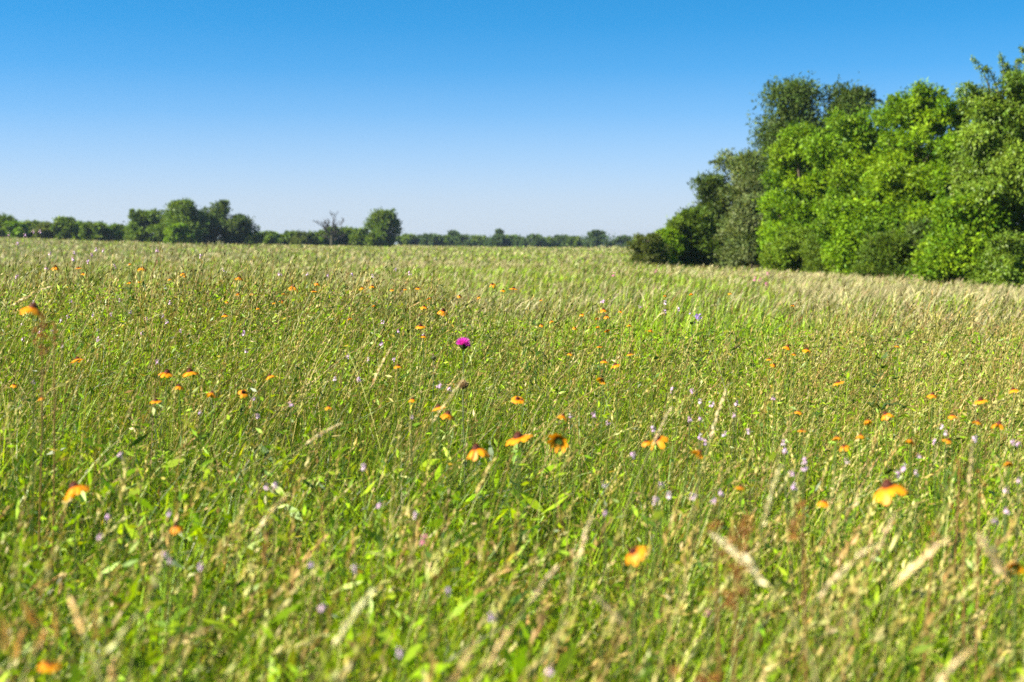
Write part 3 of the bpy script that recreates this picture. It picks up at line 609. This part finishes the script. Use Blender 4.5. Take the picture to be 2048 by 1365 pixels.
LM = [(927, 690, 'the magenta thistle'), (926, 769, 'the tan thistle seed head'), (867, 714, 'the dark thistle bud'), (1398, 630, 'the violet pea bloom'),
      (1745, 750, 'the dark arching leaves'), (90, 690, 'the rusty dock near the edge'), (1440, 1100, 'the tall rusty dock'), (1608, 1050, 'the second rusty dock'),
      (885, 570, 'the leafy shoots on the crest'), (770, 470, 'the round-headed tree'), (664, 470, 'the dead tree'), (420, 480, 'the dark far clump'), (1284, 500, 'the wispy shrub'),
      (1900, 560, 'the leafy copse bush'), (1640, 550, 'the pointed olive bush'), (357, 746, 'the level coneflower pair'), (150, 976, 'the large lone coneflower'),
      (1037, 885, 'the front coneflower trio'), (1315, 879, 'the upswept coneflower'), (1776, 975, 'the largest coneflower'), (1268, 1105, 'the propeller-tilted coneflower'),
      (887, 822, 'the stalk-crossed coneflower'), (587, 574, 'the domed crest coneflower'), (1010, 576, 'the crest coneflower trio'), (1233, 721, 'the trio past the thistle'),
      (1680, 885, 'the close dark-coned pair'), (1961, 802, 'the tall-coned coneflower'), (1865, 790, 'the blackish-coned coneflower'), (1595, 697, 'the two straw-border coneflowers'),
      (487, 785, 'the bowed round coneflower'), (285, 537, 'the clear yellow coneflower'), (66, 617, 'the large coneflower above the dock'), (2030, 1132, 'the blurred edge coneflower'),
      (1126, 832, 'the reddish coneflower'), (1035, 799, 'the flat thin coneflower'), (1648, 1004, 'the lilac-crossed coneflower'), (1469, 1115, 'the pale thick straw stalk'),
      (720, 1235, 'the long leaning straw stalk'), (1845, 1125, 'the tan forked straw stalk'), (120, 1215, 'the orange-brown seed spikes')]
USED = set(); CNT = {}
def rel(u, v, what):
    c = sorted(LM, key=lambda m: math.hypot(m[0] - u, (m[1] - v) * 1.3))
    for m in c[:9]:
        dx, dy = u - m[0], v - m[1]; r_ = math.hypot(dx, dy)
        if r_ < 12: continue
        near = 'just ' if r_ < 55 else ('' if r_ < 150 else 'well ')
        if abs(dx) < .45 * abs(dy): s = 'beyond ' + m[2] if dy < 0 else 'in front of ' + m[2]
        elif abs(dy) < .45 * abs(dx): s = 'beside ' + m[2] + (', copse side' if dx > 0 else ', open side')
        else: s = ('beyond ' if dy < 0 else 'in front of ') + m[2] + (', copse side' if dx > 0 else ', open side')
        lab = what + ' ' + near + s
        if len(lab.split()) <= 15 and lab not in USED: USED.add(lab); return lab
    for o_ in ('second', 'third', 'fourth', 'fifth', 'sixth'):
        m = c[0]; lab = o_ + ' ' + what + ' around ' + m[2]
        if lab not in USED: USED.add(lab); return lab
    return what
CGRP = 'orange coneflowers scattered through the meadow'
for i, (u, v, w, lab, d, tilt, az) in enumerate(CONES):
    p, h, d = base_of(u, v, d); R = float(np.clip(w / F * d * 0.5, .012, .037)) * (1.08 if lab is None else 1.1)
    if lab is None: lab = rel(u, v, ('tiny ' if w < 10 else 'small ' if w < 16 else '') + ('orange' if i % 2 else 'yellow-orange') + ' coneflower')
    t = thing('coneflower', (p.x, d, p.z - h), lab, 'flower', CGRP)
    plant_stem(t, h, .0014 if d > 3 else .0018, 4)
    tilt = abs(rng.normal(.2, .18)) if tilt is None else tilt; az = rng.uniform(0, 6.28) if az is None else az
    for nm, me in (('petals', PET[i % len(PET)]), ('flower_cone', DISC), ('calyx', CALYX)):
        o = link(nm, me, None, t); o.location = (0, 0, h); o.scale = (R, R, R * 1.1)
        e = Vector((math.sin(tilt) * math.cos(az), math.sin(tilt) * math.sin(az), math.cos(tilt)))
        o.rotation_mode = 'QUATERNION'; o.rotation_quaternion = Vector((0, 0, 1)).rotation_difference(e)

# lilac vervain
def vervain_proto(seed, cols):
    r = np.random.default_rng(seed); a = Acc(); m = int(r.integers(7, 12))
    ph = r.uniform(0, 6.28, m) + np.arange(m) * 2.4; zz = np.sort(r.uniform(-.9, .5, m)); rr = r.uniform(.35, .8, m) * (1 - .35 * (zz + .9) / 1.4)
    for j in range(m):
        c = np.array([rr[j] * math.cos(ph[j]), rr[j] * math.sin(ph[j]), zz[j]]); ax = unit(c * np.array([1, 1, .3]) + np.array([0, 0, .5]))
        b1 = unit(np.cross(ax, [.3, .1, .9])); b2 = np.cross(ax, b1); tt = np.arange(5) / 5 * 6.283 + r.uniform(0, 1)
        A = unit(np.cos(tt)[:, None] * b1 + np.sin(tt)[:, None] * b2 + .3 * ax); S = unit(np.cross(A, ax)); L = np.full(5, r.uniform(.32, .5))
        rhombi(a, np.tile(c, (5, 1)), A, S, L, L * .62, np.clip(np.array(cols[int(r.integers(len(cols)))]) * (1 + .08 * r.standard_normal((5, 1))), 0, .9))
    return a.mesh('blossoms')
LIL = [(.84, .56, .80), (.80, .48, .76), (.88, .68, .84), (.68, .46, .80)]
PNK = [(.72, .20, .38), (.66, .16, .42)]
VER = [vervain_proto(300 + i, LIL) for i in range(8)]; VPK = [vervain_proto(400 + i, PNK) for i in range(3)]
for m in VER + VPK: m.materials.append(M_PETAL)
def tip_proto(seed):
    a = Acc(); r = np.random.default_rng(seed); m = 26; z_ = np.linspace(-2.6, 1.9, m); ph = np.arange(m) * 2.4; rad = .22 * (1 - .8 * np.clip((z_ + .3) / 2.2, 0, 1))
    P = np.stack([rad * .3 * np.cos(ph), rad * .3 * np.sin(ph), z_], -1); A = unit(np.stack([np.cos(ph), np.sin(ph), 1.3 + 0 * ph], -1)); l = .34 * (1 - .5 * np.clip(z_ / 1.9, 0, 1))
    rhombi(a, P, A, across(A), l, l * .45, jit((.14, .15, .055), m, .2)); return a.mesh('spike')
TIP = [tip_proto(i) for i in range(4)]
for m in TIP: m.materials.append(M_STEM)
VG = 'lilac vervain spikes among the grass'
LL = [(18, 469), (50, 471), (66, 463), (80, 463), (35, 486), (100, 506), (93, 534), (34, 553), (148, 506), (176, 523), (183, 509), (192, 499), (207, 500), (146, 517), (315, 499), (230, 532),
      (67, 605), (142, 604), (240, 600), (340, 605), (122, 640), (137, 632), (186, 629), (222, 628), (260, 625), (292, 639), (324, 631), (334, 643), (46, 677), (45, 646), (80, 661), (104, 663),
      (125, 693), (196, 661), (197, 678), (284, 666), (361, 660), (487, 664), (493, 701), (314, 723), (400, 824), (516, 833), (507, 796), (67, 764), (766, 642), (797, 661), (762, 685), (696, 713),
      (737, 719), (788, 719), (847, 668), (670, 757), (718, 757), (582, 806), (878, 768), (899, 777), (823, 835), (1345, 780), (1384, 781), (1400, 802), (1424, 805), (1473, 804), (1547, 794),
      (1187, 829), (1142, 832), (1400, 838), (1380, 838), (1468, 830), (1307, 855), (1217, 844), (1402, 873), (1411, 883), (1449, 868), (1497, 863), (1265, 908), (1338, 989), (1387, 989),
      (1442, 982), (1427, 998), (1312, 1000), (1209, 968), (1323, 971), (1211, 1025), (1567, 884), (1571, 900), (1610, 919), (1608, 933), (1583, 946), (1694, 921), (1869, 883), (1949, 876),
      (1891, 865), (1884, 851), (1838, 910), (1807, 934), (1795, 947), (1832, 946), (2025, 884), (2037, 887), (2037, 961), (2012, 977), (2013, 1018), (1589, 972), (241, 909), (338, 1025), (217, 1036),
      (200, 1071), (727, 933), (551, 969), (533, 971), (759, 1006), (832, 1029), (341, 1123), (331, 1111), (402, 1131), (800, 1303), (895, 1179), (1100, 1336), (644, 1209), (708, 1135), (622, 1126),
      (984, 1234), (1990, 1041), (1330, 605), (1357, 617), (1280, 612), (1205, 600), (1330, 622), (615, 548), (655, 552), (704, 548), (745, 552), (790, 538), (820, 545), (560, 546), (402, 512), (447, 540)]
for i, (u, v) in enumerate(LL):
    p, h, d = base_of(u, v); w = 9 + 9 * float(ss(560, 1300, v)) + rng.uniform(-1, 3); R = float(np.clip(w / F * d * .5, .006, .017))
    t = thing('vervain', (p.x, d, p.z - h), rel(u, v, ('close ' if v > 950 else 'tiny ' if v < 560 else 'small ') + 'lilac vervain'), 'flower', VG)
    plant_stem(t, h, .0011, 2 if v < 700 else 0, (.085, .11, .03))
    o = link('blossoms', VER[i % len(VER)], None, t); o.location = (0, 0, h); o.scale = (R, R, R * 1.2); o.rotation_euler = (0, 0, rng.uniform(0, 6.28))
    o = link('spike', TIP[i % 4], None, t); o.location = (0, 0, h); o.scale = (R, R, R * 1.3)
PINK = [(1228, 548, 'pink flower alone in the far field before the wispy shrub', 24), (1313, 541, 'pale pink flower in the straw below the copse end', 26), (1536, 547, 'pink flower topping the pink cluster by the copse', 30),
        (1510, 557, 'pink flower of the cluster by the copse, closest to the wispy shrub', 27), (1520, 558, 'middle pink flower of the cluster by the copse', 27), (1533, 568, 'pink flower standing lowest in the cluster by the copse', 24),
        (849, 1077, 'hot pink flower low in the close grass beside a straw stalk', None), (1417, 1221, 'small hot pink tube flower below the tall rusty dock', None)]
for i, (u, v, lab, d) in enumerate(PINK):
    p, h, d = base_of(u, v, d); w = 9 if v < 700 else 20; R = w / F * d * .5
    t = thing('pink_wildflower', (p.x, d, p.z - h), lab, 'flower', 'pink wildflowers'); plant_stem(t, h, .0014, 3)
    o = link('blossoms', VPK[i % 3], None, t); o.location = (0, 0, h); o.scale = (R, R, R)

# thistle, its bud and its seed head
def thistle(u, v, w, lab, mode):
    p, h, d = base_of(u, v); R = w / F * d * .5
    t = thing('thistle' if mode == 'flower' else 'thistle_bud' if mode == 'bud' else 'thistle_seed_head', (p.x, d, p.z - h), lab, 'flower')
    plant_stem(t, h - R * .9, .0022, 5, (.14, .17, .08), lean=.02)
    ax = np.array([.18, .1, 1.0]) if mode == 'flower' else np.array([-.25, 0, 1.0]) if mode == 'bud' else np.array([.1, .1, 1.0]); ax = unit(ax)
    a = Acc(); k = .55 if mode == 'flower' else .8
    prof = [(.02, -1.0), (.45, -.9), (.72, -.6), (.78, -.25), (.62, .1), (.45, .25), (.001, .27)]
    lathe(a, [(r * R * k, z * R * k) for r, z in prof], (.05, .075, .02) if mode != 'seed' else (.2, .13, .07), 14, (0, 0, h - R * .1), ax)
    m = 150; th = np.arange(m) * 2.4; zz = np.linspace(-.85, .2, m); rr = np.interp(zz, [z for r, z in prof[:6]], [r for r, z in prof[:6]])
    P = np.stack([rr * np.cos(th), rr * np.sin(th), zz], -1) * R * k; A = unit(np.stack([np.cos(th), np.sin(th), .75 + 0 * th], -1))
    Rm = np.array(Vector((0, 0, 1)).rotation_difference(Vector(ax)).to_matrix()); P = P @ Rm.T + np.array([0, 0, h - R * .1]); A = A @ Rm.T
    L = np.full(m, R * (.32 if mode != 'seed' else .55)); rhombi(a, P, A, across(A), L, L * .28, jit((.08, .1, .03) if mode == 'flower' else (.16, .12, .06) if mode == 'bud' else (.36, .24, .12), m, .2))
    a.obj('bracts', M_STEM, t)
    if mode in ('flower', 'bud'):
        b = Acc(); m = 420 if mode == 'flower' else 90; di = rdir(m); di[:, 2] = np.abs(di[:, 2]) * .95 - .12; di = unit(di)
        if mode == 'bud': di = unit(di * np.array([.3, .3, 1]) + np.array([0, 0, .6]))
        P = di * R * .25 @ Rm.T + np.array([0, 0, h + R * .02]); A = di @ Rm.T; L = R * rng.uniform(.75, 1.0, m) * (1 if mode == 'flower' else .55)
        rhombi(b, P, A, across(A), L, np.full(m, R * .085), jit((.86, .07, .62) if mode == 'flower' else (.35, .2, .2), m, .2, .05)); b.obj('florets', M_PETAL, t)
    else:
        b = Acc(); m = 420; di = unit(rdir(m) + np.array([0, 0, .25])); P = di * R * .45 + np.array([0, 0, h]); A = unit(di + .35 * rdir(m)); L = R * rng.uniform(.4, .62, m)
        rhombi(b, P, A, across(A), L, L * .2, jit((.42, .29, .16), m, .25)); b.obj('dry_bristles', M_STRAW, t)
thistle(927, 690, 29, 'single magenta thistle in full bloom on a tall straight stem', 'flower')
thistle(867, 714, 15, 'closed dark thistle bud beside the magenta thistle', 'bud')
thistle(926, 769, 22, 'round tan thistle gone to seed in front of the magenta thistle', 'seed')

# violet pea weed, arching leaves, leafy shoots
def leafy(u, v, hpx, name, lab, cat, nleaf, ll, lw, col, d=None, spread=.5, group=None, arch=0.0, stems=1):
    p, h, d = base_of(u, v, d); t = thing(name, (p.x, d, p.z - h), lab, cat, group); a = Acc(); b = Acc(); H0 = hpx / F * d
    for s in range(stems):
        pts = stem_curve(h * (1 - .12 * s), .04 + .08 * s, rng.uniform(0, 6.28)); pts = pts + np.linspace(0, 1, len(pts))[:, None] ** 2 * np.array([rng.uniform(-1, 1) * spread * H0 * (s > 0), 0, 0])
        tube(a, pts, .002 * np.linspace(1.3, .6, len(pts)), (.09, .13, .03), 5)
        f = rng.uniform(max(0, 1 - 1.3 * H0 / h), 1, nleaf); P = np.stack([np.interp(f, np.linspace(0, 1, len(pts)), pts[:, j]) for j in range(3)], -1)
        th = np.arange(nleaf) * 2.4; A = unit(np.stack([np.cos(th), np.sin(th), .55 - arch + rng.normal(0, .2, nleaf)], -1)); l = ll * rng.uniform(.6, 1.15, nleaf)
        rhombi(b, P, A, unit(np.cross(A, np.array([0, 0, 1.]) + .4 * rdir(nleaf))), l, l * lw, jit(col, nleaf, .15))
    a.obj('stem', M_STEM, t); b.obj('leaves', M_GRASS, t); return t, h, p
t, h, p = leafy(1385, 636, 60, 'violet_pea', 'leafy weed with a violet pea bloom at the edge of the bright patch', 'wild plant', 22, .035, .45, (.10, .18, .03), d=6.8, stems=3)
a = Acc()
for q in range(16):
    c = np.array([.022 + rng.normal(0, .012), rng.normal(0, .01), h + rng.normal(.004, .010)]); A = unit(rdir(3) + np.array([0, -.5, .3])); rhombi(a, np.tile(c, (3, 1)), A, across(A), np.full(3, .010), np.full(3, .008), jit((.42, .28, .72), 3, .2))
a.obj('blossoms', M_PETAL, t)
t, h, p = leafy(1762, 715, 55, 'arching_weed', 'dark green weed with arching drooping leaves in front of the straw field', 'wild plant', 16, .04, .32, (.055, .11, .02), d=5.3, stems=2, arch=.1)
a = Acc()
for sx, L in ((1, .13), (1.9, .1), (-1.1, .12), (.5, .12)):
    k = np.linspace(0, 1, 8)[:, None]; base = np.array([.0, -.02, h * .72]); P = (base + np.array([sx * .05, -.02, 0]) * k + np.array([0, 0, .028]) * np.sin(k * np.pi * .95))[None]
    D = np.gradient(P, axis=1); D = D / np.linalg.norm(D, axis=-1, keepdims=True); ribbon(a, P, D, np.array([0.]), np.array([.010]), np.array([[.04, .085, .02]]), [.2, .7, 1, 1, .95, .8, .5, .05], twist=np.array([.5]))
a.obj('arching_leaves', M_GRASS, t)
leafy(888, 560, 62, 'leafy_shoot', 'tallest leafy green shoots standing on the meadow crest', 'wild plant', 34, .03, .42, (.10, .18, .02), d=8.6, stems=3, group='leafy shoots on the crest')
leafy(690, 562, 40, 'leafy_shoot', 'narrow dark leafy shoot on the crest below the dead tree', 'wild plant', 30, .026, .4, (.06, .12, .02), d=8.8, stems=1, group='leafy shoots on the crest')
leafy(1070, 640, 110, 'leafy_shoot', 'tall willowy green shoot with narrow leaves in front of the crest trio', 'wild plant', 30, .06, .16, (.06, .13, .02), d=6.3, stems=3, arch=-.3, group='leafy shoots on the crest')
for u, v, lab in [(1016, 690, 'yellow-green curled leaf beside the magenta thistle'), (1995, 796, 'yellow-green bud beside the tall-coned coneflower'), (1535, 916, 'pale yellow-green leaf with a brown tip behind the straw stalks'), (1303, 1033, 'close yellow-green leaf above the propeller-tilted coneflower')]:
    p, h, d = base_of(u, v); t = thing('yellowing_leaf', (p.x, d, p.z - h), lab, 'leaf', 'yellow-green leaves'); plant_stem(t, h, .0011, 0); a = Acc()
    A = unit(np.array([[.7, -.1, .7], [.55, .2, .85]])); rhombi(a, np.array([[0, 0, h - .008]] * 2), A, unit(np.cross(A, [[.2, -1, .2]] * 2)), np.array([.03, .022]), np.array([.013, .01]), np.array([[.33, .42, .03]] * 2)); a.obj('leaf_blade', M_GRASS, t)

# rusty dock
def dock(u, v, hpx, d, lab, dens=1.0, wpx=26):
    p, h, d = base_of(u, v, d); t = thing('dock_plant', (p.x, d, p.z - h), lab, 'wild plant', 'rusty dock seed stalks'); H0 = min(hpx / F * d, h * .9); W0 = wpx / F * d
    a = Acc(); pts = stem_curve(h, .05, rng.uniform(0, 6.28)); tube(a, pts, .0025 * np.linspace(1.2, .5, len(pts)), (.22, .11, .04), 5); a.obj('stem', M_STEM, t)
    b = Acc(); m = int(9 * dens)
    for q in range(m):
        f = 1 - H0 / h * (q / m) ** 1.0; c = np.array([np.interp(f, np.linspace(0, 1, len(pts)), pts[:, j]) for j in range(3)]) + rng.normal(0, 1, 3) * np.array([W0 * .38, W0 * .38, W0 * .2])
        r = W0 * rng.uniform(.22, .42); k = 46; P = c + rdir(k) * r * rng.uniform(.3, 1, (k, 1)); A = rdir(k); l = np.full(k, r * .42)
        rhombi(b, P, A, across(A), l, l * .8, jit([(.30, .11, .022), (.22, .075, .02), (.38, .17, .04)][q % 3], k, .2))
    b.obj('seed_clusters', M_STRAW, t)
dock(84, 640, 75, 3.2, 'rusty dock with several seed clumps close to the picture edge', 1.0, 24)
dock(108, 650, 50, 3.3, 'smaller rusty dock leaning out beside the one near the picture edge', .7, 16)
dock(1475, 1052, 190, 1.75, 'tall rusty dock in the very close grass crossed by a pale stalk', 1.5, 44)
dock(1608, 1012, 85, 2.1, 'second rusty dock, two clumps high, beside the tall rusty one', .9, 36)
dock(1432, 1043, 30, 2.0, 'low pair of dark rusty clumps just behind the tall rusty dock', .5, 28)
dock(1405, 1335, 60, 1.45, 'blurred orange rusty clump at the very bottom of the picture', .8, 44)
dock(1919, 922, 40, 3.0, 'faint brown dock spike among the straw past the largest coneflower', .6, 14)
dock(1960, 940, 60, 2.8, 'brown dock spike next to the faint one past the largest coneflower', .7, 16)
dock(1928, 1005, 40, 2.6, 'small brown dock clump in front of the two spikes past the largest coneflower', .5, 18)
dock(1866, 1048, 24, 2.4, 'tiny dark brown dock clump low between straw stalks', .4, 18)

# pale straw stalks that stand out singly
SG = 'pale straw stalks standing out of the close grass'
def stalk(u0, v0, u1, v1, w, lab, d=None, col=(.52, .42, .24), fan=.38, db=1.0):
    col = tuple(min(.85, c * 1.4) for c in col)
    """seed head from its lower end (u0,v0) to its tip (u1,v1)"""
    d = dist(max(v0, v1)) * .93 if d is None else d; a_, b_ = ray(u0, v0, d), ray(u1, v1, d * db * rng.uniform(.97, 1.03)); W0 = w / F * d
    a0 = np.array(a_); b0 = np.array(b_); di = unit(b0 - a0); g = np.array([a0[0] - di[0] * .35 * max(a0[2], .1), a0[1] + rng.uniform(-.05, .05), 0]); g[2] = float(H(g[0], g[1]))
    if a0[2] < g[2] + .06: a0[2] = g[2] + .06; b0[2] = max(b0[2], a0[2] + .04)
    t = thing('straw_stalk', tuple(g), lab, 'grass stalk', SG); k = np.linspace(0, 1, 9)[:, None]; ctrl = a0 - di * np.linalg.norm(a0 - g) * .5
    pts = (1 - k) ** 2 * g + 2 * k * (1 - k) * ctrl + k ** 2 * a0; s = Acc(); tube(s, pts - g, .0011 * np.linspace(1.3, .9, 9), (.24, .22, .07), 5); s.obj('stem', M_STEM, t)
    h_ = Acc(); m = 54; f = np.linspace(0, 1, m)[:, None]; sag = np.array([0, 0, -.06]) * np.linalg.norm(b0 - a0) * 4 * f * (f - 1) * -1
    P = a0 + (b0 - a0) * f + sag * -.6 - g; A = unit(di + fan * across(np.tile(di, (m, 1)))); l = W0 * 1.3 * (1 - .55 * f[:, 0] ** 2) * rng.uniform(.8, 1.2, m)
    rhombi(h_, P, A, across(A), l, l * .36, jit(col, m, .12)); tube(h_, (a0 + (b0 - a0) * np.linspace(0, 1, 8)[:, None] + 0) - g, W0 * .12 * np.linspace(1, .3, 8), col, 5)
    h_.obj('seed_head', M_STRAW, t)
stalk(1535, 1170, 1418, 1066, 17, 'thick whitish straw stalk crossing in front of the tall rusty dock', 1.7, (.5, .43, .27), .6, 1.14)
stalk(1785, 1175, 1897, 1078, 18, 'thick tan straw stalk forking upward below the largest coneflower', 1.75, (.58, .45, .24))
stalk(2012, 1150, 1958, 1074, 20, 'thick straw stalk leaning back from the picture edge', 1.85, fan=.8)
stalk(1875, 1365, 1945, 1300, 17, 'broad blurred straw stalk at the bottom near the picture corner', 1.45)
stalk(668, 1292, 748, 1180, 17, 'long pale straw stalk leaning steeply in the bottom grass', 1.7, (.6, .55, .34))
stalk(510, 1070, 572, 992, 13, 'slim tan straw stalk rising beyond the long leaning one', 2.3)
stalk(190, 1335, 275, 1232, 16, 'greenish straw stalk leaning over the orange-brown seed spikes', 1.65, (.45, .43, .2))
stalk(1152, 1135, 1182, 1035, 13, 'upright straw stalk in front of the front coneflower trio', 2.1)
stalk(1058, 1205, 1114, 1135, 12, 'short pinkish straw stalk halfway to the bottom edge', 1.9)
stalk(1522, 1060, 1560, 935, 14, 'tall pale straw stalk above the whitish one', 2.2, (.5, .46, .27))
stalk(1420, 880, 1456, 768, 9, 'thin fading straw stalk among the lilac blooms', 3.3)
stalk(1305, 890, 1343, 815, 9, 'thin straw stalk rising behind the upswept coneflower', 3.2)
stalk(905, 1365, 952, 1288, 16, 'tan straw stalk cut by the bottom edge, thicker of two', 1.5, (.5, .36, .16))
stalk(972, 1335, 1032, 1245, 13, 'tan straw stalk next to the thick one at the bottom edge', 1.6, (.5, .36, .16))
stalk(610, 890, 682, 848, 8, 'thin straw stalk lying almost level beyond the slim tan one', 3.2)
stalk(742, 775, 782, 695, 8, 'feathery straw stalk leaning toward the dark thistle bud', 4.4)
stalk(1635, 1195, 1745, 1090, 13, 'pale straw stalk between the second dock and the tan fork', 1.85)
stalk(1745, 1120, 1790, 1030, 13, 'straw stalk rising straight below the largest coneflower', 2.1)
stalk(1937, 985, 1946, 880, 10, 'upright pale straw stalk beside the brown dock spikes', 2.8)
stalk(865, 845, 930, 755, 6, 'long straight straw stalk crossing an orange coneflower', 3.6)
stalk(25, 610, 102, 573, 7, 'arching straw stalk above the large coneflower over the dock', 4.5)
stalk(1250, 1250, 1185, 1190, 10, 'bent straw stalk folded over in the bottom grass', 1.8)
# orange-brown upright spikes in the closest corner
for u, v, w, lab in [(62, 1235, 17, 'thickest orange-brown seed spike in the close corner'), (10, 1260, 13, 'orange-brown seed spike at the picture edge'), (112, 1240, 12, 'slim orange-brown seed spike past the thickest one'),
                     (153, 1222, 13, 'tall orange-brown seed spike past the slim one'), (80, 1290, 14, 'orange-brown seed spike with a pale tip in the corner'), (38, 1290, 14, 'low dark orange-brown seed spike by the picture edge'),
                     (192, 1252, 11, 'short orange-brown seed spike farthest from the corner'), (225, 1345, 14, 'bright orange seed spike at the bottom edge')]:
    du = rng.uniform(-16, 20); stalk(u - du, v + rng.uniform(20, 48), u + du, v - 26, w * 1.3, lab, rng.uniform(1.5, 1.75), (.46, .32, .12))
